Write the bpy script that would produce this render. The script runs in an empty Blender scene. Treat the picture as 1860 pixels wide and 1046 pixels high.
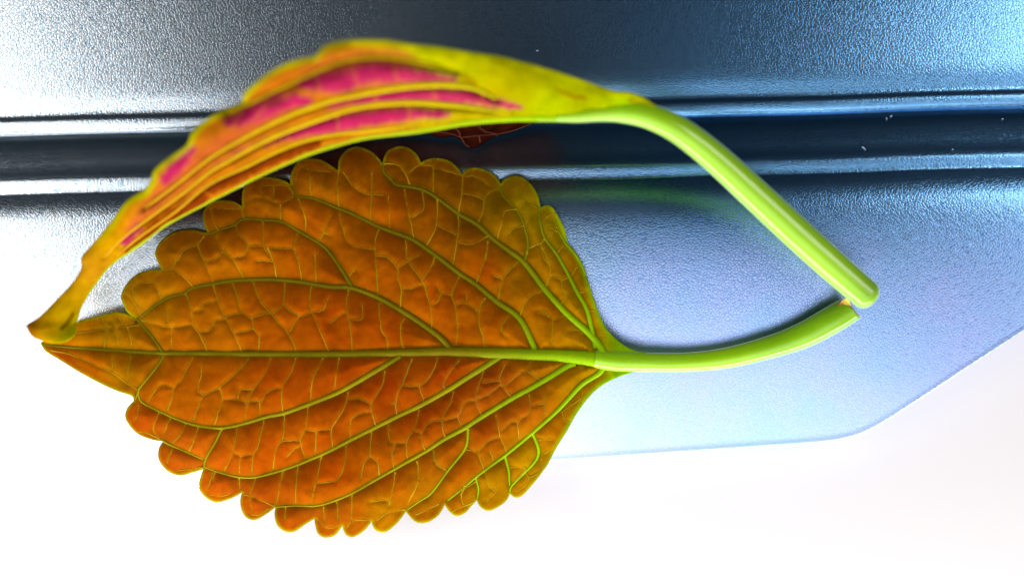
import bpy, math, random
import numpy as np
from mathutils import Vector, geometry, noise

random.seed(7); np.random.seed(7)
SC = bpy.context.scene
COL = SC.collection
H = 30.0          # camera height above the case, 1 unit = 1 cm

# ------------------------------------------------------------------ camera
cam = bpy.data.cameras.new('camera'); camo = bpy.data.objects.new('camera', cam); COL.objects.link(camo)
camo.location = (0, 0, H); camo.rotation_euler = (0, 0, 0)
cam.sensor_width = 36; cam.lens = 36 * H / 18.6
cam.clip_start = .1; cam.clip_end = 500
cam.dof.use_dof = True; cam.dof.focus_distance = H - .02; cam.dof.aperture_fstop = .05
cam.dof.aperture_blades = 0
SC.camera = camo

# ------------------------------------------------------------------ light: dark room, soft boxes in front; side boxes and low strip added
w = bpy.data.worlds.new('World'); SC.world = w; w.use_nodes = True
bg = w.node_tree.nodes['Background']; bg.inputs[0].default_value = (.06, .6, .95, 1); bg.inputs[1].default_value = .02
def softbox(name, loc, size, power, col, aim=None):
    l = bpy.data.lights.new(name, 'AREA'); l.shape = 'RECTANGLE'; l.size, l.size_y = size
    l.energy = power; l.color = col
    o = bpy.data.objects.new(name, l); COL.objects.link(o); o.location = loc
    d = Vector(aim or (loc[0], loc[1], 0)) - Vector(loc)
    o.rotation_euler = d.to_track_quat('-Z', 'Y').to_euler()
    return o
softbox('soft_box_front', (-7, -13, 36), (46, 9), 2300, (.96, .98, 1), (-7, -13, 0))
softbox('soft_box_front', (-5, -32, 36), (54, 28), 14500, (1, .98, .96), (-5, -32, 0))
softbox('added_side_box', (-35.3, -.5, 34), (30, 28), 14500, (1, .99, .97), (-35.3, -.5, 0))  # added box out of view, whitens the left end of the case
softbox('added_side_box', (36, 8, 34), (30, 15), 12500, (1, .93, .90), (36, 8, 0))  # added box out of view, whitens the upper right corner
softbox('added_side_box', (37, -13, 34), (30, 24), 4200, (.97, .96, 1), (37, -13, 0))  # weaker added box, pales the right edge lower down
softbox('added_rim_strip', (-2, -22, 4), (60, 8), 24000, (1, 1, 1), (0, 0, 0))  # low strip added to give the stems their pale rim
SC.view_settings.view_transform = 'Standard'; SC.view_settings.look = 'None'
SC.view_settings.exposure = 0; SC.view_settings.gamma = 1

# ------------------------------------------------------------------ helpers
def s2l(c):
    c = np.asarray(c, float) / 255
    return np.where(c <= .04045, c / 12.92, ((c + .055) / 1.055) ** 2.4)
def P(u, v, z=0.):
    k = (H - z) / H
    return ((u - 930) / 100 * k, (523 - v) / 100 * k, z)
def PP(uv, z):
    k = (H - z) / H
    return np.stack([(uv[:, 0] - 930) / 100 * k, (523 - uv[:, 1]) / 100 * k, z], 1)
def tag(o, label=None, cat=None, group=None, kind=None):
    for k, x in (('label', label), ('category', cat), ('group', group), ('kind', kind)):
        if x: o[k] = x
    return o
def empty(name, loc):
    o = bpy.data.objects.new(name, None); COL.objects.link(o); o.location = loc; o.empty_display_size = .3
    return o
def mesh_obj(name, verts, faces, mat, parent=None, cols=None, smooth=True):
    me = bpy.data.meshes.new(name)
    off = np.array(parent.location) if parent else np.zeros(3)
    me.from_pydata((np.asarray(verts) - off).tolist(), [], faces)
    me.update()
    if smooth: me.polygons.foreach_set('use_smooth', [True] * len(me.polygons))
    if cols is not None:
        a = me.color_attributes.new('pigment', 'FLOAT_COLOR', 'POINT')
        c = np.ones((len(me.vertices), 4)); c[:, :3] = cols
        a.data.foreach_set('color', c.ravel())
    me.materials.append(mat)
    o = bpy.data.objects.new(name, me); COL.objects.link(o)
    if parent: o.parent = parent
    return o
def catmull(p, n=6, closed=False):
    p = np.asarray(p, float); m = len(p); out = []
    rng = range(m if closed else m - 1)
    for i in rng:
        g = (lambda k: p[k % m]) if closed else (lambda k: p[min(max(k, 0), m - 1)])
        a, b, c, d = g(i - 1), g(i), g(i + 1), g(i + 2)
        for j in range(n):
            t = j / n
            out.append(.5 * (2 * b + (c - a) * t + (2 * a - 5 * b + 4 * c - d) * t * t + (3 * b - a - 3 * c + d) * t ** 3))
    if not closed: out.append(p[-1])
    return np.array(out)
def seg_dist(q, lines, chunk=4000):
    """distance from each q to a set of polylines, and the width interpolated there"""
    A = np.concatenate([l[:-1] for l in lines]); B = np.concatenate([l[1:] for l in lines])
    D = np.full(len(q), 1e9); W = np.zeros(len(q)); I = np.zeros(len(q))
    ab = B[:, :2] - A[:, :2]; L = (ab ** 2).sum(1) + 1e-9
    for s in range(0, len(q), chunk):
        qq = q[s:s + chunk]
        ap = qq[:, None, :] - A[None, :, :2]
        t = np.clip((ap * ab).sum(2) / L, 0, 1)
        dd = np.sqrt(((ap - t[..., None] * ab) ** 2).sum(2))
        j = dd.argmin(1); r = np.arange(len(qq))
        D[s:s + chunk] = dd[r, j]; I[s:s + chunk] = j + t[r, j]
        if A.shape[1] > 2: W[s:s + chunk] = A[j, 2] + (B[j, 2] - A[j, 2]) * t[r, j]
    return D, W, I
def inside(q, poly):
    x, y = q[:, 0], q[:, 1]; r = np.zeros(len(q), bool); n = len(poly)
    for i in range(n):
        x1, y1 = poly[i]; x2, y2 = poly[(i + 1) % n]
        c = ((y1 > y) != (y2 > y))
        r ^= c & (x < (x2 - x1) * (y - y1) / ((y2 - y1) if y2 != y1 else 1e-9) + x1)
    return r
def vnoise(q, s, seed=0.):
    return np.array([noise.noise((float(a) / s + seed, float(b) / s, seed)) for a, b in q])
def idw(q, pts, cols, p=2.6, soft=18):
    pts = np.asarray(pts, float); cols = np.asarray(cols, float)
    d = np.sqrt(((q[:, None, :] - pts[None]) ** 2).sum(2) + soft ** 2)
    wt = d ** -p
    return (wt[..., None] * cols[None]).sum(1) / wt.sum(1)[:, None]
def sm(x, a, b):
    t = np.clip((x - a) / (b - a), 0, 1); return t * t * (3 - 2 * t)
def blade_grid(outline, step=3.6):
    """plane mesh filling an outline: (uv, faces, n_boundary)"""
    lo, hi = outline.min(0), outline.max(0)
    pts = []
    r = 0; y = lo[1]
    while y < hi[1]:
        xs = np.arange(lo[0] + (r % 2) * step / 2, hi[0], step)
        pts.append(np.stack([xs, np.full(len(xs), y)], 1)); y += step * .866; r += 1
    pts = np.concatenate(pts); pts += np.random.uniform(-.25, .25, pts.shape) * step
    pts = pts[inside(pts, outline)]
    ring = np.vstack([outline, outline[:1]])
    d, _, _ = seg_dist(pts, [ring]); pts = pts[d > step * .5]
    allp = np.vstack([outline, pts])
    n = len(outline)
    vs, es, fs, _, _, _ = geometry.delaunay_2d_cdt([Vector(p) for p in allp.tolist()], [], [list(range(n))], 1, 1e-5)
    uv = np.array([(v.x, v.y) for v in vs])
    return uv, [list(f) for f in fs], ring
def tube(line, zf, rad, col, seg=8, flat=1.0, cap=True, lift=0.):
    """line Nx2 in plan, zf heights, rad radii in units, col N x 3 -> verts, faces, cols"""
    z = zf + lift; c = PP(line, z); n = len(c)
    T = np.gradient(c, axis=0); T /= np.linalg.norm(T, axis=1)[:, None] + 1e-9
    up = np.array([0, 0, 1.])
    Sd = np.cross(T, up); Sd /= np.linalg.norm(Sd, axis=1)[:, None] + 1e-9
    N = np.cross(Sd, T)
    V = []; F = []; C = []
    for i in range(n):
        for k in range(seg):
            a = 2 * math.pi * k / seg
            V.append(c[i] + rad[i] * (Sd[i] * math.cos(a) + N[i] * math.sin(a) * flat)); C.append(col[i])
    for i in range(n - 1):
        for k in range(seg):
            k2 = (k + 1) % seg
            F.append([i * seg + k, i * seg + k2, (i + 1) * seg + k2, (i + 1) * seg + k])
    if cap:
        F.append(list(range(seg))); F.append([(n - 1) * seg + k for k in range(seg)][::-1])
    return V, F, C
class Acc:
    def __init__(s): s.V = []; s.F = []; s.C = []
    def add(s, t):
        o = len(s.V); s.V += list(t[0]); s.F += [[i + o for i in f] for f in t[1]]; s.C += list(t[2])

# ------------------------------------------------------------------ materials
def nodes(name):
    m = bpy.data.materials.new(name); m.use_nodes = True
    nt = m.node_tree; return m, nt, nt.nodes['Principled BSDF']
def nd(nt, t, **k):
    n = nt.nodes.new(t)
    for a, b in k.items():
        if a.startswith('i_'): n.inputs[a[2:].replace('_', ' ')].default_value = b
        else: setattr(n, a, b)
    return n
def plant_material(name, rough=.5, bump=.07, mott=.13, scale=1.0, spec=.35, coat=0.):
    m, nt, b = nodes(name); L = nt.links
    at = nd(nt, 'ShaderNodeAttribute', attribute_name='pigment')
    tc = nd(nt, 'ShaderNodeTexCoord')
    n1 = nd(nt, 'ShaderNodeTexNoise'); n1.inputs['Scale'].default_value = 5 * scale; n1.inputs['Detail'].default_value = 7; n1.inputs['Roughness'].default_value = .68
    n2 = nd(nt, 'ShaderNodeTexNoise'); n2.inputs['Scale'].default_value = 34 * scale; n2.inputs['Detail'].default_value = 3
    L.new(tc.outputs['Object'], n1.inputs['Vector']); L.new(tc.outputs['Object'], n2.inputs['Vector'])
    r = nd(nt, 'ShaderNodeMapRange'); L.new(n1.outputs['Fac'], r.inputs[0])
    r.inputs[1].default_value = .3; r.inputs[2].default_value = .7; r.inputs[3].default_value = 1 - mott; r.inputs[4].default_value = 1 + mott
    r2 = nd(nt, 'ShaderNodeMapRange'); L.new(n2.outputs['Fac'], r2.inputs[0])
    r2.inputs[1].default_value = .3; r2.inputs[2].default_value = .7; r2.inputs[3].default_value = 1 - mott * .55; r2.inputs[4].default_value = 1 + mott * .55
    mu = nd(nt, 'ShaderNodeMath', operation='MULTIPLY'); L.new(r.outputs[0], mu.inputs[0]); L.new(r2.outputs[0], mu.inputs[1])
    vm = nd(nt, 'ShaderNodeVectorMath', operation='SCALE'); L.new(at.outputs['Color'], vm.inputs[0]); L.new(mu.outputs[0], vm.inputs['Scale'])
    L.new(vm.outputs[0], b.inputs['Base Color'])
    n3 = nd(nt, 'ShaderNodeTexNoise'); n3.inputs['Scale'].default_value = 26 * scale; n3.inputs['Detail'].default_value = 5
    L.new(tc.outputs['Object'], n3.inputs['Vector'])
    bp = nd(nt, 'ShaderNodeBump'); bp.inputs['Strength'].default_value = bump; bp.inputs['Distance'].default_value = .03
    L.new(n3.outputs['Fac'], bp.inputs['Height']); L.new(bp.outputs[0], b.inputs['Normal'])
    b.inputs['Roughness'].default_value = rough; b.inputs['Specular IOR Level'].default_value = spec
    b.inputs['Coat Weight'].default_value = coat; b.inputs['Coat Roughness'].default_value = .2; b.inputs['Coat IOR'].default_value = 1.45
    return m
M_BLADE = plant_material('leaf_blade', rough=.7, spec=0)
M_VEIN = plant_material('leaf_vein', rough=.6, mott=.1, bump=.06, spec=.04)
M_STEM = plant_material('leaf_stem', rough=.5, mott=.05, bump=.03, scale=.6, spec=.1, coat=.6)
M_STEM.node_tree.nodes['Principled BSDF'].inputs['Coat IOR'].default_value = 1.6
M_STEM.node_tree.nodes['Principled BSDF'].inputs['Sheen Weight'].default_value = 1.0
M_STEM.node_tree.nodes['Principled BSDF'].inputs['Sheen Roughness'].default_value = .3
M_STEM.node_tree.nodes['Principled BSDF'].inputs['Coat Roughness'].default_value = .2

def leather(name):
    m, nt, b = nodes(name); L = nt.links
    tc = nd(nt, 'ShaderNodeTexCoord')
    mp = nd(nt, 'ShaderNodeMapping'); mp.inputs['Scale'].default_value = (1, 1.25, 1); L.new(tc.outputs['Object'], mp.inputs[0])
    wn = nd(nt, 'ShaderNodeTexNoise'); wn.inputs['Scale'].default_value = 6; wn.inputs['Detail'].default_value = 3
    L.new(mp.outputs[0], wn.inputs['Vector'])
    ws = nd(nt, 'ShaderNodeVectorMath', operation='SCALE'); ws.inputs['Scale'].default_value = .09; L.new(wn.outputs['Color'], ws.inputs[0])
    ad = nd(nt, 'ShaderNodeVectorMath', operation='ADD'); L.new(mp.outputs[0], ad.inputs[0]); L.new(ws.outputs[0], ad.inputs[1])
    vo = nd(nt, 'ShaderNodeTexVoronoi', feature='DISTANCE_TO_EDGE'); vo.inputs['Scale'].default_value = 18
    L.new(ad.outputs[0], vo.inputs['Vector'])
    mr = nd(nt, 'ShaderNodeMapRange', interpolation_type='SMOOTHSTEP'); L.new(vo.outputs['Distance'], mr.inputs[0]); mr.inputs[2].default_value = .2
    fn = nd(nt, 'ShaderNodeTexNoise'); fn.inputs['Scale'].default_value = 40; fn.inputs['Detail'].default_value = 2; L.new(mp.outputs[0], fn.inputs['Vector'])
    mx = nd(nt, 'ShaderNodeMath', operation='MULTIPLY_ADD'); L.new(fn.outputs['Fac'], mx.inputs[0]); mx.inputs[1].default_value = .25; L.new(mr.outputs[0], mx.inputs[2])
    bp = nd(nt, 'ShaderNodeBump'); bp.inputs['Strength'].default_value = .105; bp.inputs['Distance'].default_value = .02
    sy = nd(nt, 'ShaderNodeSeparateXYZ'); L.new(tc.outputs['Object'], sy.inputs[0])
    wf = nd(nt, 'ShaderNodeMapRange', interpolation_type='SMOOTHSTEP'); L.new(sy.outputs[1], wf.inputs[0])   # grain and crack tint faded to the front: overexposure put into the material
    wf.inputs[1].default_value = -2.2; wf.inputs[2].default_value = 1.1; wf.inputs[3].default_value = .25; wf.inputs[4].default_value = 1
    wm = nd(nt, 'ShaderNodeMath', operation='MULTIPLY'); L.new(mx.outputs[0], wm.inputs[0]); L.new(wf.outputs[0], wm.inputs[1])
    L.new(wm.outputs[0], bp.inputs['Height']); L.new(bp.outputs[0], b.inputs['Normal'])
    # dye: blue grey, with slow teal / violet drift and a greyer left end, paler with the white glare painted in
    cn = nd(nt, 'ShaderNodeTexNoise'); cn.inputs['Scale'].default_value = .8; cn.inputs['Detail'].default_value = 5
    L.new(tc.outputs['Object'], cn.inputs['Vector'])
    cr = nd(nt, 'ShaderNodeValToRGB'); L.new(cn.outputs['Fac'], cr.inputs[0])
    e = cr.color_ramp.elements; e[0].position = .32; e[0].color = (.28, .42, .69, 1); e[1].position = .68; e[1].color = (.34, .41, .71, 1)
    x = e.new(.5); x.color = (.31, .415, .71, 1)
    sx = nd(nt, 'ShaderNodeSeparateXYZ'); L.new(tc.outputs['Object'], sx.inputs[0])
    gx = nd(nt, 'ShaderNodeMapRange', interpolation_type='SMOOTHSTEP'); L.new(sx.outputs[0], gx.inputs[0])
    gx.inputs[1].default_value = -4; gx.inputs[2].default_value = 3.5
    mc = nd(nt, 'ShaderNodeMix', data_type='RGBA'); L.new(gx.outputs[0], mc.inputs[0])
    mc.inputs[6].default_value = (.66, .66, .68, 1); fr = nd(nt, 'ShaderNodeMapRange', interpolation_type='SMOOTHSTEP'); L.new(sx.outputs[1], fr.inputs[0])   # base colour deeper teal at the back, where reflections are dark: shade painted in
    fr.inputs[1].default_value = -.2; fr.inputs[2].default_value = 2.0
    fd = nd(nt, 'ShaderNodeMix', data_type='RGBA'); L.new(fr.outputs[0], fd.inputs[0]); L.new(cr.outputs[0], fd.inputs[6]); fd.inputs[7].default_value = (.17, .37, .61, 1)
    L.new(fd.outputs[2], mc.inputs[7])
    ckc = nd(nt, 'ShaderNodeMix', data_type='RGBA', blend_type='MULTIPLY')
    inv = nd(nt, 'ShaderNodeMapRange'); L.new(mr.outputs[0], inv.inputs[0]); inv.inputs[3].default_value = .6; inv.inputs[4].default_value = 0
    iw = nd(nt, 'ShaderNodeMath', operation='MULTIPLY'); L.new(inv.outputs[0], iw.inputs[0]); L.new(wf.outputs[0], iw.inputs[1]); L.new(iw.outputs[0], ckc.inputs[0]); L.new(mc.outputs[2], ckc.inputs[6]); ckc.inputs[7].default_value = (.3, .62, .85, 1)
    L.new(ckc.outputs[2], b.inputs['Base Color'])
    b.inputs['Metallic'].default_value = 1; b.inputs['Roughness'].default_value = .26
    return m
M_LEATHER = leather('grained_leather')
m, nt, b = nodes('white_table'); M_TABLE = m
b.inputs['Base Color'].default_value = (.50, .485, .49, 1); b.inputs['Roughness'].default_value = .6
tn = nd(nt, 'ShaderNodeTexNoise'); tn.inputs['Scale'].default_value = .7; tn.inputs['Detail'].default_value = 4
tb = nd(nt, 'ShaderNodeBump'); tb.inputs['Strength'].default_value = .05; nt.links.new(tn.outputs[0], tb.inputs['Height']); nt.links.new(tb.outputs[0], b.inputs['Normal'])
m, nt, b = nodes('lint'); M_LINT = m; b.inputs['Base Color'].default_value = (.7, .75, .8, 1)

# ------------------------------------------------------------------ setting: table top and the leather case
TZ = -1.25
t = mesh_obj('table_top', [(-90, -90, TZ), (90, -90, TZ), (90, 90, TZ), (-90, 90, TZ)], [[0, 1, 2, 3]], M_TABLE)
tag(t, kind='structure')

# relief of the case across its ridges: (w, slope); slope > 0 falls towards the front
SL = [(-900, .02), (60, .0), (150, .04), (172, .12), (186, .21), (203, .2), (208, -.1), (213, -.4), (218, -.25), (224, .14), (232, .26), (239, .7),
      (242.5, 1.6), (244, -.2), (250, -.6), (262, -.44), (275, -.34), (300, -.28), (318, -.38), (327, -.28), (334, .10), (343, .18), (351, .10),
      (355, -.38), (370, -.34), (388, -.2), (415, .02), (450, .10), (520, .14), (640, .17), (900, .2), (1200, .2)]
ws_ = np.arange(-900, 1200, .5)
slp = np.interp(ws_, [a for a, _ in SL], [b for _, b in SL])
hh = -np.cumsum(slp) * .5 / 100
hh -= np.interp(430, ws_, hh)
def pad_z(w): return np.interp(w, ws_, hh)
SLANT = .027
case = empty('leather_case', (0, 0, TZ))
tag(case, 'dark blue grained leather case with pressed ridges, lying under both leaves', 'case')
def panel(name, us, rowsfn, close_bottom=False):
    V = []; nu = len(us); rows = None
    cols_ = [rowsfn(u) for u in us]; nr = len(cols_[0])
    for u, c in zip(us, cols_):
        for (v, z) in c: V.append(P(u, v, 0)[:2] + (z,))
    F = [[i * nr + j, (i + 1) * nr + j, (i + 1) * nr + j + 1, i * nr + j + 1] for i in range(nu - 1) for j in range(nr - 1)]
    F = [f[::-1] for f in F]
    return mesh_obj(name, V, F, M_LEATHER, case)
wt = np.concatenate([np.linspace(-700, 120, 20), np.arange(125, 242.6, 1.5), [242.5]])
def wob(u): return .8 * math.sin(u / 170) + .6 * math.sin(u / 61 + 2)
def rows_top(u):
    r = [(ww - SLANT * u + wob(u), float(pad_z(ww))) for ww in wt]
    v, z = r[-1]; return r + [(v - .2, z - .05), (v - 1.5, z - .1), (v - 1.5, TZ)]
def vbot(u):
    a = 845 + (1000 - u) * .07; b_ = 805 - (u - 1570) * .69
    k = 14.; return -k * math.log(math.exp(-(a - 800) / k) + math.exp(-(b_ - 800) / k)) + 800
def rows_bot(u):
    vb = vbot(u); v0 = 242.5 - SLANT * u + wob(u)
    n1 = np.arange(242.5, 400, 1.6); wend = vb + SLANT * u - wob(u)
    ws2 = list(n1) + list(np.linspace(401, max(wend - 4, 410), 40))
    r = [(ww - SLANT * u + wob(u), float(pad_z(ww)) - (0.012 if ww < 243 else 0)) for ww in ws2]
    z = r[-1][1]
    r.append((vb + .8, z)); r.append((vb + 1, z - .01))
    r.append((vb + 1, TZ)); return r
us = np.concatenate([np.linspace(-900, 1500, 61)[:-1], np.linspace(1500, 1650, 31)[:-1], np.linspace(1650, 2080, 20)])
panel('upper_panel', np.linspace(-900, 2700, 91), rows_top)
panel('lower_panel', us, rows_bot)

# a few threads of lint caught in the grain
A = Acc()
for (u, v, l, an) in [(1617, 213, 5, .6), (1612, 218, 4, 1.9), (1566, 266, 9, -.9), (975, 93, 3, .3), (1820, 217, 3, .1), (1730, 272, 2, .7)]:
    pts = np.array([(u + math.cos(an) * l * t + random.uniform(-1, 1), v - math.sin(an) * l * t + random.uniform(-1, 1)) for t in (0, .33, .66, 1)])
    zz = np.array([pad_z(p[1] + SLANT * p[0]) for p in pts])
    A.add(tube(pts, zz, np.full(4, .006), [(1, 1, 1)] * 4, seg=5, lift=.012))
tag(mesh_obj('lint', A.V, A.F, M_LINT), 'tiny pale threads of lint caught on the dark leather', 'lint', kind='stuff')

# ------------------------------------------------------------------ traced shapes (plan coordinates)
O = {'a': (200, 250, 4.65), 'b': (600, 250, 4.65), 'c': (200, 450, 4.65), 'd': (600, 450, 4.65), 'e': (200, 650, 4.65), 'f': (600, 650, 4.65),
     'g': (860, 400, 4.65), 'S': (0, 350, 2.989), 'T': (200, 680, 2.989), 'V': (720, 680, 2.989), 'U': (380, 50, 2.989)}
def tr(k, pts):
    x0, y0, s = O[k]
    return [(x0 + p[0] / s, y0 + p[1] / s) + tuple(q / s for q in p[2:]) for p in pts]

LOBES = [  # each lobe runs from notch to notch
 [(74,623),(90,612),(115,598),(144,583),(167,577),(201,568),(214,566),(234,571),(246,577)],
 [(246,577),(232,567),(224,551),(220,540),(225,525),(237,508),(254,496),(273,491),(286,489),(294,489.5)],
 [(294,489.5),(287,476),(282,463),(283,456),(290,441),(308,426),(329,419),(351,418),(366,421),(377,423)],
 [(377,423),(371,407),(369,390),(374,377),(387,367),(406,364),(426,367),(440,375)],
 [(440,375),(440,358),(443,342),(454,328),(475,322),(497,323),(518,329),(528,336)],
 [(528,336),(527,325),(532,308),(542,294),(561,288),(583,291),(600,300),(614,310)],
 [(614,310),(616,291),(626,276),(643,267),(660,269),(680,280),(695,297)],
 [(695,297),(698,284),(707,272),(725,266),(742,269),(757,281),(765,296)],
 [(765,296),(770,292),(783,288),(800,288),(817,293),(830,304),(840,317)],
 [(840,317),(846,309),(860,305),(875,307),(890,313),(903,324),(910,335)],
 [(910,335),(914,328),(925,322),(938,320),(953,325),(968,340),(977,357),(982,377)],
 [(982,377),(991,373),(1001,375),(1008,383),(1017,398),(1026,417),(1032,441),(1047,460),(1060,486),(1069,512),(1077,538),(1086,563),(1097,589),(1112,609),(1131,625),(1152,636),(1172,640)],
 [(1172,640),(1176,657),(1170,674)],
 [(1170,674),(1152,676),(1130,682),(1105,693),(1087,705),(1071,720),(1048,750),(1031,780),(1011,812),(994,844),(974,871),(951,897),(937,903),(926,896)],
 [(926,896),(917,911),(897,924),(884,926),(872,919),(866,908)],
 [(866,908),(857,917),(844,931),(829,936),(817,929),(808,916)],
 [(808,916),(797,934),(780,946),(763,949),(750,943),(737,928)],
 [(737,928),(722,948),(702,964),(687,964),(678,956),(675,946)],
 [(675,946),(662,962),(642,974),(630,971),(624,962),(622,954)],
 [(622,954),(608,971),(591,975),(578,968),(573,953),(571,941)],
 [(571,941),(555,951),(535,964),(518,964),(504,953),(499,934),(501,920)],
 [(501,920),(484,933),(464,943),(448,939),(439,924),(437,907),(440,894)],
 [(440,894),(421,904),(397,911),(381,907),(366,894),(362,877),(369,852)],
 [(369,852),(351,857),(327,863),(304,854),(289,834),(289,814),(297,801)],
 [(297,801),(277,798),(250,787),(233,768),(228,754),(232,740),(243,728)],
 [(243,728),(241,720),(230,715),(217,711),(191,700),(144,675),(110,654),(84,638),(74,623)],
]
MAJOR = [  # lateral veins of the lower leaf from the midrib outwards, (root width, tip width), vein thickness in plan units
 ([(817,633),(802,615),(783,600),(759,583),(729,564),(690,542),(664,531),(634,522),(600,521),(544,512),(501,508),(458,508),(415,511),(387,516),(350,523),(335,533),(307,540),(282,555),(262,570),(252,579)], 5.5, 2.2),
 ([(641,523),(621,491),(600,461),(583,444),(544,421),(512,403),(480,400),(443,398),(426,409),(398,418),(383,424),(377,423)], 3.2, 1.8),
 ([(972,635),(944,579),(901,547),(865,517),(832,495),(794,466),(751,436),(720,424),(686,411),(643,390),(613,378),(570,361),(544,358),(535,353),(529,337)], 5.5, 1.8),
 ([(1096,642),(1086,624),(1064,600),(1028,568),(989,525),(952,477),(925,456),(899,437),(867,408),(832,388),(794,360),(768,345),(740,339),(720,336),(708,324),(697,313),(696,298)], 6.5, 1.8),
 ([(1082,632),(1077,609),(1066,563),(1047,529),(1032,499),(1011,462),(989,432),(981,405),(979,390),(982,378)], 4.5, 2),
 ([(952,475),(959,447),(955,421),(944,390),(927,370),(912,353),(910,337)], 2.6, 1.6),
 ([(1062,503),(1060,490),(1047,465),(1028,443),(1015,421),(1006,400)], 3.2, 1.2),
 ([(297,641),(277,612),(262,595),(254,584),(247,578)], 2.8, 2.4),
 ([(300,640),(292,656),(271,684),(254,704),(251,712),(245,727)], 2.6, 2.2),
 ([(726,646),(720,651),(677,677),(643,697),(600,719),(523,748),(484,757),(447,768),(404,777),(361,773),(329,764),(290,747),(258,730),(251,714)], 4.8, 2.4),
 ([(910,645),(903,651),(858,680),(815,707),(768,734),(720,757),(684,775),(639,798),(600,818),(566,833),(523,850),(469,865),(437,866),(404,859),(372,848)], 5.2, 2.2),
 ([(1045,660),(1031,665),(1000,684),(966,704),(931,723),(875,757),(841,779),(806,798),(772,820),(738,839),(712,854),(682,871),(642,894),(601,911),(571,918),(535,918),(501,920)], 5.4, 2),
 ([(1098,664),(1088,678),(1055,700),(1014,744),(974,780),(921,824),(867,864),(840,887),(812,909)], 5.0, 2),
 ([(850,778),(850,784),(845,814),(814,854),(784,894),(760,911),(738,926)], 2.8, 1.8),
 ([(967,786),(978,814),(974,834),(954,857),(930,881),(926,894)], 3.0, 2.2),
 ([(917,827),(924,854),(925,870),(926,882)], 2.6, 2.0),
 ([(404,777),(390,805),(374,832),(370,850)], 2.2, 2.2),
 ([(296,800),(308,807),(338,820),(370,834)], 2.2, 2.0),
 ([(864,867),(869,887),(867,906)], 2.2, 2.0),
]
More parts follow.
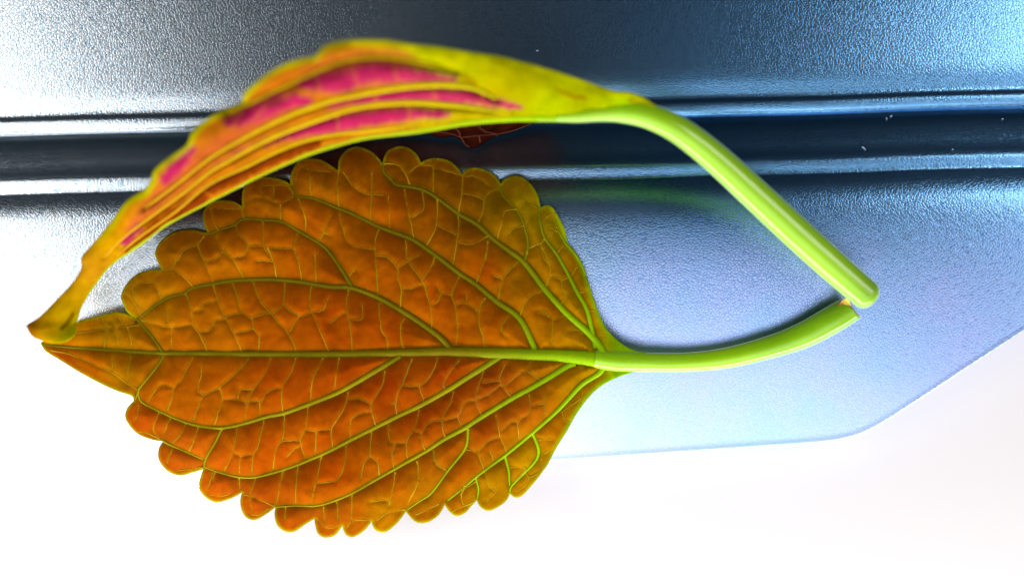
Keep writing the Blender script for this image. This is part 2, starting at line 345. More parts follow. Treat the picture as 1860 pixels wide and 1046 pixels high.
CROSS = {
'a': [[(1060,740),(1090,820),(1160,910),(1140,990),(1040,1020)],[(1160,915),(1300,920)],[(1290,710),(1300,920),(1340,980),(1370,1040)],[(900,840),(940,950),(1040,1030)],[(740,900),(770,1000),(800,1046)],
 [(1580,810),(1555,940),(1590,1046)],[(1340,930),(1555,945)],[(1590,520),(1650,680),(1650,790)],[(1860,660),(1770,880)],[(1790,790),(1860,830)],[(1120,600),(1130,690)],[(850,600),(880,720),(920,780)],
 [(850,600),(980,600),(1110,610)],[(1140,560),(1200,520),(1290,515),(1440,565)],[(1440,565),(1550,500)],[(1440,565),(1440,700)],[(1290,515),(1280,420),(1380,405),(1500,410),(1550,490)],[(1380,410),(1380,530)],
 [(1700,500),(1690,400),(1700,290),(1860,290)],[(1700,290),(1610,260),(1560,380)],[(790,830),(740,900),(620,960),(570,1046)]],
'b': [[(70,290),(60,440),(75,590)],[(110,295),(220,440),(345,490)],[(350,300),(350,490),(340,700)],[(350,480),(450,490)],[(490,500),(500,760)],[(70,640),(110,780),(170,905),(370,945)],[(410,770),(380,870),(385,1000)],
 [(385,1000),(470,1005)],[(625,440),(665,650),(710,860)],[(780,460),(785,610),(690,675)],[(905,520),(895,740),(815,910)],[(895,740),(1060,825)],[(1115,330),(1110,480),(1080,640),(1085,740),(1070,880),(1040,1046)],
 [(1075,885),(1200,900),(1330,830)],[(635,860),(650,1000)],[(870,240),(870,460)],[(450,220),(560,230),(640,320),(670,400)],[(670,300),(740,240),(860,240)],[(880,260),(1000,290),(1110,320)],[(1120,330),(1230,330),(1340,410)],
 [(1110,480),(1200,490),(1300,530)],[(1430,430),(1340,470),(1300,530),(1290,630),(1245,720)],[(1590,610),(1480,620),(1450,720),(1410,850)],[(1640,740),(1550,770),(1500,820)],[(1640,740),(1700,650),(1770,600)],
 [(1625,400),(1640,520),(1750,590)],[(1590,600),(1640,530)],[(1660,940),(1780,890),(1800,860)],[(1330,880),(1310,1046)],[(1790,710),(1850,650),(1900,640)]],
'c': [[(560,100),(545,180),(650,270),(700,330)],[(440,190),(545,180)],[(430,200),(370,290),(410,370),(440,440)],[(370,290),(230,310),(190,380),(290,530)],[(110,400),(180,430),(240,520),(260,580)],
 [(270,610),(400,650),(520,670),(690,650)],[(640,390),(690,540),(700,650),(760,740),(820,875)],[(520,670),(515,850)],[(490,520),(480,640)],[(690,545),(770,525),(790,480),(910,450)],[(870,305),(910,450),(970,590),(1050,740),(1115,875)],
 [(760,720),(850,690),(880,620),(970,600)],[(1030,300),(1070,400),(1105,545)],[(970,585),(1105,550),(1195,590),(1330,550),(1370,570)],[(1195,590),(1200,680),(1070,720)],[(1200,680),(1260,750),(1250,875)],
 [(1205,280),(1260,430),(1370,570),(1500,720),(1575,870)],[(1475,305),(1460,480),(1370,560)],[(1460,480),(1600,575),(1700,545)],[(1600,575),(1510,720)],[(1700,330),(1690,430),(1705,550),(1780,720),(1850,875)],
 [(1705,550),(1800,520),(1840,430)],[(800,125),(890,95),(950,30)],[(870,290),(800,120),(740,0)],[(950,0),(1040,100),(1130,255)],[(1040,90),(1140,65)],[(1330,0),(1380,120),(1410,250)],[(1555,0),(1600,150),(1620,280)],
 [(1730,60),(1740,290)],[(1380,115),(1240,110)],[(0,620),(50,680),(70,840)],[(-300,720),(50,675),(250,650)],[(150,670),(190,840)],[(80,590),(110,660)],[(-60,600),(-30,700),(-50,840)]],
'd': [[(155,355),(140,450),(145,550),(175,700),(185,880)],[(435,470),(410,490),(425,640),(430,690),(480,780),(485,870)],[(630,600),(595,660),(600,780),(625,860)],[(375,0),(390,200),(405,400)],
 [(395,70),(480,80),(570,180),(570,260),(600,350),(590,505)],[(570,180),(655,115),(740,70)],[(640,0),(655,115),(770,270),(820,400),(850,530),(855,690)],[(885,75),(840,180),(775,275)],[(600,348),(680,345),(775,315)],
 [(860,490),(910,450),(940,395),(1025,400)],[(905,330),(940,395)],[(1090,240),(1055,320),(1025,400),(1055,500),(1075,650),(1065,815)],[(1060,480),(1150,470),(1250,545)],[(1155,395),(1150,470)],
 [(1310,425),(1265,500),(1255,620),(1280,720),(1305,835)],[(1500,590),(1455,640),(1445,700),(1490,760)],[(1060,0),(1035,145)],[(1330,0),(1290,130),(1230,300)],[(1590,120),(1530,170),(1460,270),(1415,445)],[(1460,270),(1380,230)],
 [(1790,365),(1690,410),(1640,480),(1595,595)],[(1740,540),(1860,590)],[(160,235),(210,190)],[(0,640),(60,590),(140,550)],[(270,490),(265,605),(180,605)],[(1670,0),(1640,110)],[(1790,0),(1850,140),(1850,230),(1820,325)]],
'g': [[(470,235),(560,190),(600,160)],[(570,200),(590,310),(640,380),(650,460),(620,560)],[(650,460),(740,500),(820,470),(870,400)],[(740,510),(760,600),(780,650),(740,700)],[(700,280),(750,220)],[(880,610),(950,600)],
 [(980,765),(1030,760)],[(770,810),(670,835),(600,770),(545,765)],[(670,835),(665,950),(655,1040)],[(815,940),(870,920),(920,960)],[(1050,970),(1140,970)],[(650,60),(720,100)],[(640,160),(700,60)]],
'e': [[(20,0),(15,120)],[(-500,-70),(-300,-20),(-120,60),(15,120),(130,200),(235,265)],[(175,0),(150,100),(155,200)],[(700,0),(640,100),(600,190),(540,250),(520,350),(480,450)],[(540,250),(440,230),(370,290),(320,370)],
 [(770,80),(770,150),(740,270),(790,310)],[(1170,10),(1080,110),(920,250),(790,320),(740,430),(700,530)],[(920,250),(950,350),(910,470),(880,570)],[(950,350),(1070,350),(1160,390)],[(1080,350),(1100,270),(1210,265)],
 [(1360,0),(1310,120),(1220,250),(1160,390),(1140,540)],[(1190,370),(1260,370),(1265,480)],[(1570,0),(1520,140),(1455,250),(1450,350),(1465,460)],[(1450,250),(1340,280),(1270,380)],[(1800,0),(1730,140),(1700,250),(1700,365)],
 [(1675,410),(1650,590),(1605,700),(1650,840)],[(1605,700),(1460,700),(1395,790),(1380,940)],[(1475,480),(1465,620),(1455,700)],[(1600,740),(1540,780),(1490,840)],[(1300,530),(1250,740),(1210,820),(1195,970)],
 [(1075,590),(1040,790),(960,960)],[(1040,795),(1110,825),(1210,810)],[(1100,825),(1090,980)],[(640,545),(600,640),(525,720)],[(745,580),(710,700),(665,790)],[(510,510),(450,640)],[(415,460),(365,600),(430,690)],
 [(1650,610),(1740,610),(1860,600)],[(1740,620),(1735,810)],[(1480,930),(1440,1046)],[(1590,900),(1580,1000)],[(1790,820),(1740,1046)],[(530,770),(500,830),(480,900)],[(240,400),(235,470),(200,540)],[(890,950),(860,1040)],
 [(430,690),(330,640),(230,620)],[(790,920),(700,930),(560,950)]],
'f': [[(75,0),(30,270)],[(150,290),(140,350),(80,490),(10,600),(20,760)],[(140,350),(250,345),(345,395)],[(460,110),(440,230),(350,380),(350,450),(390,570)],[(350,450),(180,510),(170,680)],[(690,10),(620,190),(570,300),(555,380),(565,480)],
 [(620,235),(750,235),(830,170),(890,60),(905,0)],[(555,375),(520,390)],[(750,240),(790,370)],[(1090,20),(960,190),(975,260)],[(1040,280),(1020,370),(945,530),(980,690)],[(1295,110),(1240,280),(1230,360),(1285,495)],
 [(1230,355),(1130,390),(1070,490),(945,530)],[(1075,490),(1115,600)],[(750,440),(710,600),(650,690),(645,810),(665,880)],[(945,530),(850,540),(770,640),(780,720),(810,790)],[(700,610),(770,635)],[(490,560),(500,690),(545,725),(640,710)],
 [(545,725),(520,820),(540,940)],[(350,620),(340,820),(400,880),(410,990)],[(340,825),(280,900),(260,1030)],[(135,740),(130,850),(100,960),(50,1040)],[(1500,30),(1440,130),(1440,220),(1540,335)],[(1440,225),(1340,300),(1230,350)],
 [(1480,235),(1600,130),(1665,110),(1690,30)],[(1665,110),(1770,180)],[(1440,190),(1290,210)],[(1680,310),(1680,460),(1590,530),(1590,640),(1600,690)],[(1590,545),(1520,545),(1440,620)],[(1400,480),(1430,640),(1490,790)],
 [(1430,660),(1340,700),(1235,800)],[(1145,770),(1235,800),(1300,940)],[(1850,270),(1810,380),(1815,490)],[(1810,380),(1690,410)],[(1350,790),(1380,860)],[(740,870),(745,1040)],[(880,790),(900,900),(980,940)],[(550,960),(540,1046)]],
'T': [[(1315,650),(1310,800)],[(1550,530),(1530,640),(1510,720)],[(1410,690),(1500,680),(1520,710)],[(1160,715),(1165,800)],[(1230,690),(1240,790)],[(940,520),(900,720)],[(1020,490),(1010,600),(1010,700)],[(1150,440),(1090,700)],
 [(1110,590),(1210,580)],[(790,560),(760,660),(770,740)],[(720,650),(760,660),(890,710)],[(560,530),(540,590),(520,640)],[(955,715),(950,790)],[(1120,775),(1180,830),(1250,815)],[(1280,830),(1330,790),(1420,790)],[(1440,800),(1500,750),(1600,730)],
 [(700,560),(705,650)],[(660,640),(600,660),(540,650)],[(860,730),(800,760),(750,750)]],
'V': [[(110,470),(120,570),(60,700)],[(200,410),(210,470),(270,520)],[(370,600),(350,660),(370,710)],[(440,570),(350,640)],[(480,520),(500,600),(540,640),(480,690)],[(620,500),(700,510),(620,590)],[(790,455),(780,520),(720,555),(700,510)],
 [(720,560),(700,600),(640,640)],[(770,350),(850,350)],[(800,430),(850,400)],[(1010,100),(1000,160)],[(900,200),(915,250),(940,255)],[(900,200),(1000,130)],[(100,760),(150,740),(230,700)],[(300,740),(350,720),(420,690)]],
}

def base_z(uv):   # the lower leaf: lies on the case, gently cupped, its lobes lifting
    u, v = uv[:, 0], uv[:, 1]
    z = .12 + .06 * np.sin((u - 150) / 260) - .19 * np.clip((600 - v) / 330, 0, 1.2) ** 1.6 - .34 * np.clip((v - 680) / 290, 0, 1.2) ** 1.6
    z = z - .10 * sm(u, 250, 70)
    z += .05 * np.sin(u / 75 + v / 50) * sm(np.abs(v - 645), 60, 260)
    return np.maximum(z, pad_z(v + SLANT * u) + .05)

# ------------------------------------------------------------------ lower leaf
def smooth_line(pts, n=5): return catmull(pts, n)
leaf = empty('coleus_leaf', P(560, 643, .2))  # reflection of the upper leaf, modelled as a leaf of its own
tag(leaf, 'mirror image of the arched coleus leaf built as a second leaf, orange brown veined underside, pale green stem', 'leaf', 'coleus leaves')
out = []
for L_ in LOBES:
    s = catmull(L_, 5); out += s[:-1].tolist()
out = np.array(out)
keep = [0]
for i in range(1, len(out)):
    if np.hypot(*(out[i] - out[keep[-1]])) > 1.1: keep.append(i)
out = out[keep]
MID = [(78,626,1.5),(110,629,2.4),(150,632,2.8),(250,639,3.6),(300,641,4.4),(400,642,5),(500,643,5.5),(600,643,6),(700,641,7),(760,639.5,8),(815,638,9.2),(900,641,10.5),(1000,645,11.5),(1050,649,13.5),(1088,653,16),(1130,656,17)]
mid = catmull(MID, 8)
majors = []
for pts, w0, w1 in MAJOR:
    l = smooth_line(pts, 6); t = np.linspace(0, 1, len(l))
    majors.append(np.column_stack([l, 1.06 * (.55 * w1 + (w0 - .55 * w1) * (1 - t) ** .9)]))
cross = []
for k, ls in CROSS.items():
    for l in ls:
        p = smooth_line(tr(k, l), 5); p[1:-1] += np.random.normal(0, .45, p[1:-1].shape)
        cross.append(p)
# finest veinlets: short spurs that leave the cross veins
spurs = []
for l in cross:
    for _ in range(2):
        if len(l) < 7: continue
        i = random.randrange(2, len(l) - 2); d = l[i + 1] - l[i - 1]; n_ = np.array([-d[1], d[0]]) / (np.hypot(*d) + 1e-6) * random.choice([-1, 1])
        ln = random.uniform(8, 20); b_ = random.uniform(-.5, .5)
        spurs.append(np.array([l[i] + n_ * ln * t + d / (np.hypot(*d) + 1e-6) * b_ * ln * t * t for t in (0, .35, .7, 1)]))
spurs = [s for s in spurs if inside(s, out).all()]

PIG_SHADE = [((350,570),(188,100,10)),((300,540),(195,112,10)),((240,530),(190,120,10)),((500,560),(186,88,8)),((700,600),(186,78,8)),((600,590),(192,80,8)),((560,430),(190,92,10)),((450,360),(188,100,15)),((560,320),(185,100,15)),
 ((650,290),(145,72,5)),((730,290),(135,72,5)),((700,380),(188,90,10)),((850,400),(145,82,8)),((820,330),(135,78,8)),((780,400),(160,82,8)),((900,370),(135,92,6)),((960,370),(150,122,6)),((1000,420),(155,125,5)),((950,440),(155,100,5)),  # top lobes darkened: shade of the upper leaf put into these colours
 ((950,500),(175,108,5)),((880,490),(176,78,10)),((800,540),(190,85,8)),((1000,560),(188,104,5)),((1040,540),(180,130,5)),((1060,600),(190,125,5)),((1100,630),(190,165,0)),((900,600),(190,92,5)),((200,600),(188,128,5)),
 ((150,605),(190,120,5)),((120,640),(215,90,20)),((160,655),(200,100,10)),((220,690),(172,108,5)),((400,720),(190,92,10)),((300,700),(188,92,10)),((260,760),(205,84,22)),((330,830),(200,86,26)),((400,880),(200,88,22)),
 ((500,830),(195,80,10)),((480,900),(195,85,22)),((600,940),(188,92,20)),((500,700),(180,72,8)),((620,690),(165,62,8)),((700,700),(168,60,8)),((820,690),(160,54,10)),((900,690),(158,60,22)),((760,750),(170,66,10)),((950,740),(184,88,22)),
 ((1000,700),(192,112,10)),((1040,710),(190,130,5)),((960,830),(188,130,5)),((900,880),(188,130,5)),((780,900),(170,100,10)),((700,860),(180,80,8)),((850,840),(182,88,8)),((600,860),(190,76,8)),((700,930),(180,110,8)),((880,780),(176,76,14))]
uv, F, ring = blade_grid(out, 3.4)
dE, _, _ = seg_dist(uv, [ring])
dM, wM, _ = seg_dist(uv, [mid] + majors)
dC, _, _ = seg_dist(uv, cross)
dS, _, _ = seg_dist(uv, spurs)
z0 = base_z(uv)
dMe = np.maximum(dM - wM, 0)
rel = .085 * (1 - np.exp(-dMe / 15)) + .038 * (1 - np.exp(-np.maximum(dC - 1, 0) / 4)) * (1 - np.exp(-dMe / 8)) 
rel *= (.35 + .65 * sm(dE, 5, 45)) * (.7 + .3 * sm(dE, 0, 8))
n1 = vnoise(uv, 14, 3.1); n2 = vnoise(uv, 45, 9.2); n3 = vnoise(uv, 130, 1.7)
z = z0 + rel + .007 * n1 + .03 * n2 + .05 * n3
col = idw(uv, [a for a, _ in PIG_SHADE], s2l([b_ for _, b_ in PIG_SHADE]))
col *= (1 + .25 * n2 + .16 * n1)[:, None]
col[:, 2] *= .3; col[:, 0] *= .97; col[:, 1] *= 1.03 + .15 * vnoise(uv, 33, 5.5)
ygreen = s2l([178, 185, 0]); lime = s2l([150, 200, 0]); olive = s2l([110, 105, 5])
a = (.62 * np.exp(-dMe / 3.5))[:, None]; col = col * (1 - a) + olive * a
a = (.4 * np.exp(-np.maximum(dC - .8, 0) / 1.8))[:, None]; col = col * (1 - a) + s2l([190, 135, 10]) * a
a = (.16 * np.exp(-dS / 1.3))[:, None]; col = col * (1 - a) + s2l([200, 130, 20]) * a
a = (.9 * (1 - sm(dE, 1.2, 5.5)) * (.75 + .5 * n2))[:, None].clip(0, 1); col = col * (1 - a) + ygreen * a
a = ((1 - sm(dE, 3, 11)) * sm(uv[:, 0], 960, 1060) * .75)[:, None]; col = col * (1 - a) + lime * a
a = (sm(uv[:, 0], 1085, 1130))[:, None]; col = col * (1 - a) + lime * a
a = (.97 * np.exp(-(((uv - (247, 585)) / (2.6, 4.5)) ** 2).sum(1)))[:, None]; col = col * (1 - a) + .004 * a
KA = .475
KV = .55
bl = mesh_obj('blade', PP(uv, z), F, M_BLADE, leaf, np.clip(col * KA, 0, 1))
so = bl.modifiers.new('thickness', 'SOLIDIFY'); so.thickness = .035; so.offset = 0

def zrelief(p):   # height of the veins at a plan point
    return base_z(p[:, :2])
def vein_col(p, kind):
    u, v = p[:, 0], p[:, 1]
    g = sm(u, 560, 1090)[:, None]
    if kind == 'major':
        low = sm(v, 640, 700)[:, None]
        c0 = s2l([132, 118, 2]) * (1 - low) + s2l([172, 158, 5]) * low
        g = sm(u + (v - 645) * .5, 800, 1090)[:, None]
        return c0 * (1 - g) + s2l([158, 205, 0]) * g
    c0 = s2l([212, 158, 14]); c1 = s2l([205, 172, 5])
    r = (np.exp(-(((u - 830) / 190) ** 2 + ((v - 730) / 80) ** 2)) * .7)[:, None]
    c = c0 * (1 - g) + c1 * g
    c = c * (1 - r) + s2l([190, 92, 45]) * r
    dark = (sm(u, 780, 1000) * sm(v, 480, 380))[:, None] * .6
    return c * (1 - dark) + s2l([130, 120, 8]) * dark
def add_vein(name, l, kind, parent, zf, flat=.8, lift=0., colf=vein_col):
    t = tube(l[:, :2], zf(l), l[:, 2] / 100, colf(l, kind) * KV, seg=10, flat=flat, lift=lift)
    return mesh_obj(name, t[0], t[1], M_VEIN, parent, np.clip(np.array(t[2]), 0, 1))
# small veins follow the blade surface
from mathutils.kdtree import KDTree
kd = KDTree(len(uv))
for i, p in enumerate(uv): kd.insert((p[0], p[1], 0), i)
kd.balance()
def zsurf(p):
    r = []
    for q in p:
        nn = kd.find_n((q[0], q[1], 0), 3); wts = [1 / (d + .5) for _, _, d in nn]
        r.append(sum(z[i] * w_ for (_, i, _), w_ in zip(nn, wts)) / sum(wts))
    return np.array(r)
def zs(p):
    r = zsurf(p[:, :2]); k = np.ones(7) / 7; return np.convolve(np.pad(r, 3, 'edge'), k, 'valid')
add_vein('midrib', mid, 'major', leaf, lambda p: zs(p) + .01, .8)
for l in majors: add_vein('vein', l, 'major', leaf, lambda p: zs(p) + .015, .9)
A = Acc()
for l in cross:
    if len(l) < 2: continue
    ok = inside(l, out)
    if ok.sum() < len(l) * .7: continue
    l = l[ok]; t = np.linspace(0, 1, len(l)); dmaj, _, _ = seg_dist(l, [mid] + majors)
    r = (1.05 + 1.4 * np.exp(-dmaj / 9)) * random.uniform(.8, 1.2) * (.85 + .3 * np.sin(t * 9 + random.random() * 6))
    A.add(tube(l, zsurf(l), r / 100, vein_col(l, 'minor') * KV * random.uniform(.68, .95) * (1 - .15 * np.abs(np.linspace(-1, 1, len(l)) * 0 + np.sin(np.linspace(0, 5, len(l)) + random.random() * 6)))[:, None], seg=6, lift=.013))
for l in spurs:
    if random.random() < .5: A.add(tube(l, zsurf(l), np.linspace(.009, .003, len(l)), vein_col(l, 'minor') * KA * .8, seg=4, lift=.003))
tag(mesh_obj('fine_veins', A.V, A.F, M_VEIN, leaf, np.clip(np.array(A.C), 0, 1)), kind='stuff')

# stem of the lower leaf
def stem(name, pts, zs, parent, cols, flat=.9, seg=40, cutdir=None):
    l = catmull(pts, 10); zc = catmull([[a] for a in zs], 10)[:, 0]; cc = catmull(cols, 10)
    t = tube(l[:, :2], zc, l[:, 2] / 100, np.clip(cc, 0, 1), seg=seg, flat=flat, cap=False)
    V = list(t[0]); F_ = list(t[1]); C_ = list(t[2]); n = len(l)
    if cutdir:   # slanting, slightly hollow cut end
        T = (np.array(V[(n - 1) * seg]) * 0 + (PP(l[-1:, :2], zc[-1:])[0] - PP(l[-2:-1, :2], zc[-2:-1])[0])); T /= np.linalg.norm(T)
        cen = PP(l[-1:, :2], zc[-1:])[0]; last = list(range((n - 1) * seg, n * seg)); prev = last
        for f_, dd, cl in ((.93, .03, (.25, .30, .01)), (.7, -.02, (.42, .5, .05)), (.35, -.05, (.30, .34, .03)), (.02, -.04, (.22, .22, .02))):
            new = []
            for k, i in enumerate(last):
                p = cen + (np.array(V[i]) - cen) * f_ + T * dd; new.append(len(V)); V.append(p); C_.append(cl)
            for k in range(seg): F_.append([prev[k], prev[(k + 1) % seg], new[(k + 1) % seg], new[k]])
            prev = new
        # skew the end along the cut
        side = np.cross(T, (0, 0, 1)); side /= np.linalg.norm(side)
        for i in range((n - 4) * seg, len(V)):
            ring_i = min(max(i // seg - (n - 4), 0), 3) / 3. if i < n * seg else 1.
            q = np.dot(np.array(V[i]) - cen, side)
            V[i] = np.array(V[i]) + T * q * cutdir * ring_i
    return mesh_obj(name, V, F_, M_STEM, parent, np.clip(np.array(C_), 0, 1))
LM = s2l([158, 214, 0]) * .62; LM2 = s2l([140, 196, 0]) * .6; LY = s2l([158, 205, 0]) * .62
stem('stem', [(1080,652,15.5),(1110,655.5,18),(1140,657,18.5),(1180,658,17.5),(1250,657.5,17.5),(1320,650,19),(1400,630,21),(1460,608.5,24),(1510,582,25.5),(1545,561,24)],
     [.12,.11,.09,.05,-.04,-.06,-.04,0,.06,.1], leaf, [LM] * 5 + [LM, LM2, LM2, LM2 * .9, LM2 * .85], cutdir=.18)
# torn flap of skin at the cut end
fl = [(1521,556),(1530,545),(1537,541),(1543,548),(1546,558),(1550,568),(1544,566),(1538,560),(1530,560)]
fz = [.24,.3,.36,.34,.3,.28,.24,.24,.24]
V = [P(u, v, zz) for (u, v), zz in zip(fl, fz)] + [P(u + .8, v + 1.5, zz - .05) for (u, v), zz in zip(fl, fz)]; n = len(fl)
F_ = [list(range(n)), list(range(n, 2 * n))[::-1]] + [[i, (i + 1) % n, n + (i + 1) % n, n + i] for i in range(n)]
fc = [s2l([150, 95, 10]), s2l([130, 80, 5]), s2l([170, 150, 10]), s2l([190, 190, 20])]
mesh_obj('torn_skin', V, F_, M_STEM, leaf, [fc[i % 4] for i in range(2 * n)])

# ------------------------------------------------------------------ upper leaf, arched over the lower one
up = empty('coleus_leaf', P(560, 250, .2))
tag(up, 'arched coleus leaf standing on edge, magenta inside a yellow green margin, thick lime stem', 'leaf', 'coleus leaves')
UM = [(1175,196,14),(1120,200,16),(1060,209,12),(999,212,9),(930,213,8),(848,220,7.5),(760,235,7),(664,247,6.5),(600,264,6),(547,282,6),(480,312,5.5),(430,337,5.5),(380,363,5.2),(301,406,5),(251,444,5),(201,478,4.6),(167,520,4.2),(146,556,3.6),(136,590,3)]
um = catmull(UM, 8)
UO = [(47,591),(70,577),(95,553),(110,537),(135,510),(149,486),(149,468),(165,448),(201,405),(232,365),(262,345),(276,325),(282,308),(312,283),(340,262),(350,240),(372,219),(400,203),(436,190),(445,168),(468,148),(505,122),(545,107),(572,102),(588,86),(612,77),(645,73),(700,73),(745,80),(800,86),(860,96),(910,104),(960,116),(1010,130),(1060,146),(1110,164),(1145,168),(1170,178),(1195,195)]
uo = catmull(UO, 6)
hook = catmull([(136,575),(138,600),(131,614),(118,621),(100,623),(77,618),(57,609),(47,591)], 6)
uout = np.vstack([um[:, :2], hook[:-1], uo[:-1]])
keep = [0]
for i in range(1, len(uout)):
    if np.hypot(*(uout[i] - uout[keep[-1]])) > 1.2: keep.append(i)
uout = uout[keep]
ZU = ([0, 60, 140, 300, 600, 900, 1150, 1300, 1600], [.75, .8, 1.0, 1.45, 2.0, 2.05, 1.9, 1.6, .95])
def zM(u): return np.interp(u, *ZU)
def zup(p):
    dm, _, _ = seg_dist(p[:, :2], [um]); do, _, _ = seg_dist(p[:, :2], [np.vstack([hook, uo])])
    t = dm / (dm + do + 1e-6)
    wd = dm + do
    return zM(p[:, 0]) + np.sin(t * math.pi / 2) * np.clip(wd / 150, 0, 1.1) * 1.15
UV_ = [  # veins of the upper leaf: nearly parallel, running from the midrib
 (tr('U', [(1620,470),(1450,440),(1300,418),(1100,405),(900,418),(750,445),(600,495),(400,570),(250,640),(100,725),(0,785)]) + [(330,352),(275,392),(225,430),(188,468)], 6, 3),
 (tr('U', [(1560,390),(1440,330),(1300,308),(1100,315),(900,345),(700,385),(600,415),(450,470),(300,540),(150,620),(0,710)]) + [(320,335),(262,378)], 7, 3),
 (tr('U', [(1150,520),(1000,545),(800,565),(650,585),(500,620),(350,680),(200,755),(0,850)]) + [(320,383),(260,425),(210,465)], 4, 2.5),
 (tr('U', [(1340,240),(1200,205),(1050,175),(900,165),(760,180),(620,225),(480,290),(350,350),(230,410),(100,470)]), 4, 2.2),
]
UC = [tr('U', l) for l in ([(780,190),(790,260),(820,330)],[(900,345),(915,420)],[(1210,320),(1240,410)],[(1480,350),(1495,430)],[(690,470),(705,570)],[(470,300),(440,370),(330,420)],[(560,250),(600,330),(560,420)],[(1000,180),(1010,250),(1030,310)],
      [(330,350),(300,440),(220,520)],[(640,430),(660,480)],[(1080,420),(1090,500)],[(300,580),(330,640)],[(180,470),(120,560)])]
PINK = [tr('U', l) for l in ([(490,320,10),(620,300,40),(720,292,52),(860,250,46),(950,247,44),(1080,258,32),(1200,268,20),(1320,282,12)],[(110,520,20),(250,470,36),(350,420,40),(450,395,30),(530,390,15)],
      [(620,425,8),(760,398,14),(920,368,22),(1100,362,26),(1250,368,28),(1420,375,32),(1540,398,24),(1680,428,10)],[(40,752,8),(180,675,14),(350,605,20),(500,558,28),(700,520,38),(900,485,30),(1100,470,22),(1300,468,8)])]
PINK += [[(222,440,4),(250,412,7)], [(300,325,6),(330,290,10),(350,270,6)]]
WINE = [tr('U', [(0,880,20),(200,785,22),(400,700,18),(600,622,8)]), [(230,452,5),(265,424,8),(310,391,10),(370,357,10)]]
uuv, UF, uring = blade_grid(uout, 3.2)
dE, _, _ = seg_dist(uuv, [np.vstack([hook, uo])])
uv_l = [np.column_stack([smooth_line(p, 5), np.linspace(w0, w1, len(smooth_line(p, 5))) * np.clip(.3 + np.linspace(0, 1, len(smooth_line(p, 5))) * 4.5, 0, 1)]) for p, w0, w1 in UV_]
uc_l = [smooth_line(p, 4) for p in UC]
dM, wM, _ = seg_dist(uuv, [um] + uv_l); dC, _, _ = seg_dist(uuv, uc_l)
dMe = np.maximum(dM - wM, 0)
z = zup(uuv) + .26 * (1 - np.exp(-dMe / 9)) * sm(uuv[:, 0], 130, 320) * sm(uuv[:, 0], 1080, 950) + .04 * (1 - np.exp(-dC / 5)) + .05 * vnoise(uuv, 30, 2.2)
UP = [((1150,185),(165,195,0)),((1050,170),(170,176,0)),((950,150),(176,170,0)),((850,120),(190,190,0)),((780,105),(185,190,0)),((700,100),(190,140,8)),((640,105),(200,125,12)),((580,125),(200,105,25)),((520,150),(200,110,15)),((450,210),(195,105,20)),
 ((400,240),(200,110,15)),((350,290),(205,115,15)),((320,320),(205,110,35)),((280,370),(205,125,15)),((240,410),(205,130,5)),((200,440),(205,150,0)),((170,490),(205,140,15)),((140,530),(215,160,5)),((110,580),(215,165,0)),((85,590),(215,160,0)),((52,595),(165,85,5)),
 ((130,605),(180,190,0)),((600,230),(205,120,15)),((700,180),(200,100,30)),((480,270),(205,125,10)),((900,190),(182,160,0)),((400,310),(205,120,10)),((1000,195),(175,190,0)),((800,225),(190,165,5)),((300,400),(190,100,5))]
col = idw(uuv, [a for a, _ in UP], s2l([b_ for _, b_ in UP]))
n2 = vnoise(uuv, 40, 4.2); n1 = vnoise(uuv, 12, 6.2)
BLUSH = [[(235,415,7),(262,385,11),(300,345,13),(350,300,15),(420,252,17),(500,210,15),(560,185,12)], [(560,140,10),(640,112,16),(720,110,16),(770,120,8)]]
SCAR = [[(838,138,2),(850,144,5),(864,150,2)], [(1143,180,1),(1154,182,3),(1163,186,1)], [(1010,160,2),(1030,172,4),(1060,178,2)]]
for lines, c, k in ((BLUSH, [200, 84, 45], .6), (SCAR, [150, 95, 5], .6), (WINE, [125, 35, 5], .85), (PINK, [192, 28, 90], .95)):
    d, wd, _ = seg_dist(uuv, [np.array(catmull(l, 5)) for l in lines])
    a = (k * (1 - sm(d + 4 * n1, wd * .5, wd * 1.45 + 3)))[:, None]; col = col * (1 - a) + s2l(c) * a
a = (.35 * (1 - sm(dC, 2, 6)))[:, None]; col = col * (1 - a) + s2l([215, 120, 30]) * a
a = ((1 - sm(dE + 3 * n2, 4, 15)) * .85 * sm(uuv[:, 0], 150, 230))[:, None]; col = col * (1 - a) + s2l([195, 200, 0]) * a
d, _, _ = seg_dist(uuv, [np.array([(111, 597), (122, 585), (131, 570)])]); a = (.75 * (1 - sm(d, 2, 6)))[:, None]; col = col * (1 - a) + s2l([120, 75, 0]) * a  # fold at the hooked tip, its dark crease painted in
col *= (1 + .12 * n2 + .1 * n1)[:, None]
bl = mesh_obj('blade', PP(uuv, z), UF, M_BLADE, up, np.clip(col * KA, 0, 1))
so = bl.modifiers.new('thickness', 'SOLIDIFY'); so.thickness = .05; so.offset = 0
def vcolu(p, kind):
    g = sm(p[:, 0], 620, 1050)[:, None]; h = sm(p[:, 0], 560, 300)[:, None]
    if kind == 'mid': c = s2l([175, 185, 0]) * (1 - g) + s2l([168, 212, 0]) * g; return c
    c = s2l([228, 190, 0]) * (1 - g) + s2l([195, 200, 0]) * g
    return c * (1 - h * .6) + s2l([210, 135, 20]) * h * .6
add_vein('midrib', um[::-1], 'mid', up, lambda p: zM(p[:, 0]) + .02, .9, colf=vcolu)
for l in uv_l: add_vein('vein', l, 'v', up, lambda p: zup(p) + .13 * sm(p[:, 0], 130, 320), .9, colf=vcolu)
A = Acc()
for l in uc_l: A.add(tube(l, zup(l) + .13, np.full(len(l), .022), np.tile(s2l([212, 130, 30]) * KA, (len(l), 1)), seg=6))
tag(mesh_obj('fine_veins', A.V, A.F, M_VEIN, up, np.clip(np.array(A.C), 0, 1)), kind='stuff')
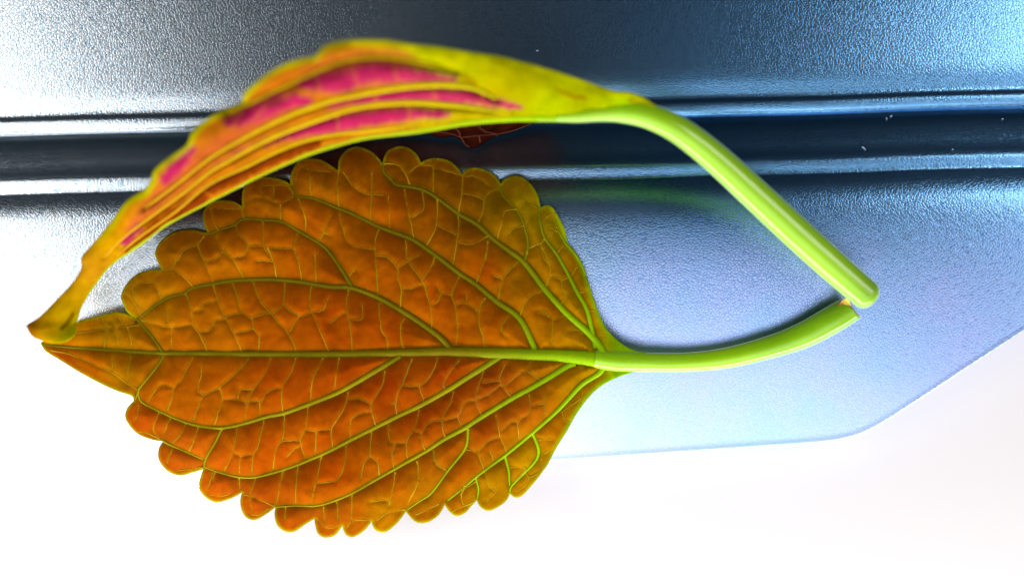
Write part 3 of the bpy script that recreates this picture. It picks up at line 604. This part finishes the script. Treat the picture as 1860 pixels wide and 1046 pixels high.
# the far half of the blade hangs from the midrib down to the case
DV = [(150, -2), (300, -6), (500, -12), (700, -10), (760, 2), (800, 20), (825, 24), (838, 33), (852, 47), (862, 50), (874, 46), (904, 29), (938, 22), (971, 7), (1010, -4), (1080, -6)]
us2 = np.arange(160, 1080, 5.); rows = 26; V = []; C_ = []
mo = um[np.argsort(um[:, 0])]
for u in us2:
    vm_ = np.interp(u, mo[:, 0], mo[:, 1]); zt = float(zM(np.array([u]))[0]); zb = -.12 + (zt + .02) * float(sm(u, 985, 1085) + sm(u, 330, 150))
    for j in range(rows):
        t = j / (rows - 1); zz = zt + (zb - zt) * t
        bow = math.sin(t * math.pi) * -6
        v = vm_ + (np.interp(u, *zip(*DV))) * t ** 1.2 + bow + 1.2 * math.sin(u / 9 + t * 7)
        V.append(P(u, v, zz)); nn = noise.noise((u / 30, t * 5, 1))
        C_.append(s2l([30, 7, 3]) * (1 + .5 * nn))  # wine red taken nearly black: shade under the fold put into the colour
F_ = [[i * rows + j, (i + 1) * rows + j, (i + 1) * rows + j + 1, i * rows + j + 1] for i in range(len(us2) - 1) for j in range(rows - 1)]
hb = mesh_obj('blade', V, F_, M_BLADE, up, np.clip(np.array(C_), 0, 1)); hb['label'] = 'wine red half of the blade folded underneath, darkened with painted shade'
so = hb.modifiers.new('thickness', 'SOLIDIFY'); so.thickness = .04; so.offset = 0
A = Acc()
for l in ([(780,237),(820,243),(838,249),(870,246),(905,243),(935,236),(965,224)], [(826,232),(834,240),(836,250)], [(868,228),(880,238),(900,243)], [(838,250),(845,262),(853,267)], [(870,246),(872,258)], [(905,243),(900,248)]):
    l = catmull(l, 4); vm_ = np.interp(l[:, 0], mo[:, 0], mo[:, 1]); dv = np.interp(l[:, 0], *zip(*DV))
    t = np.clip((l[:, 1] - vm_) / np.maximum(dv, 6), .1, 1) ** .8
    zz = zM(l[:, 0]) * (1 - t) + .12 * t
    A.add(tube(l, zz + .06, np.full(len(l), .013), np.tile(s2l([66, 30, 18]), (len(l), 1)), seg=5))
tag(mesh_obj('fine_veins', A.V, A.F, M_VEIN, up, np.array(A.C)), kind='stuff')
# stem
stem('stem', [(1010,212,9),(1050,209,13),(1090,204,16),(1130,203,19),(1180,212,21.5),(1235,238,23.5),(1300,288,25.5),(1370,352,27),(1440,417,28),(1510,480,28),(1570,532,27)],
     [2.02,2.0,1.97,1.93,1.86,1.78,1.6,1.42,1.25,1.1,.98], up, [LY, LY, LY, LM, LM, LM, LM, LM, LM, LM, LM2])
# rounded end of the stem
e0 = np.array([1570., 532.]); dr = np.array([60., 52.]); dr /= np.hypot(*dr)
l = [e0 + dr * k for k in (-4, 2, 8, 14, 19, 23, 25.5)]; rr = [27, 27, 26.4, 24, 19.5, 12, 2]
t = tube(np.array(l), np.full(7, .975), np.array(rr) / 100, [LM2] * 7, seg=28, flat=.9)
e = mesh_obj('stem_end', t[0], t[1], M_STEM, up, np.array(t[2]))
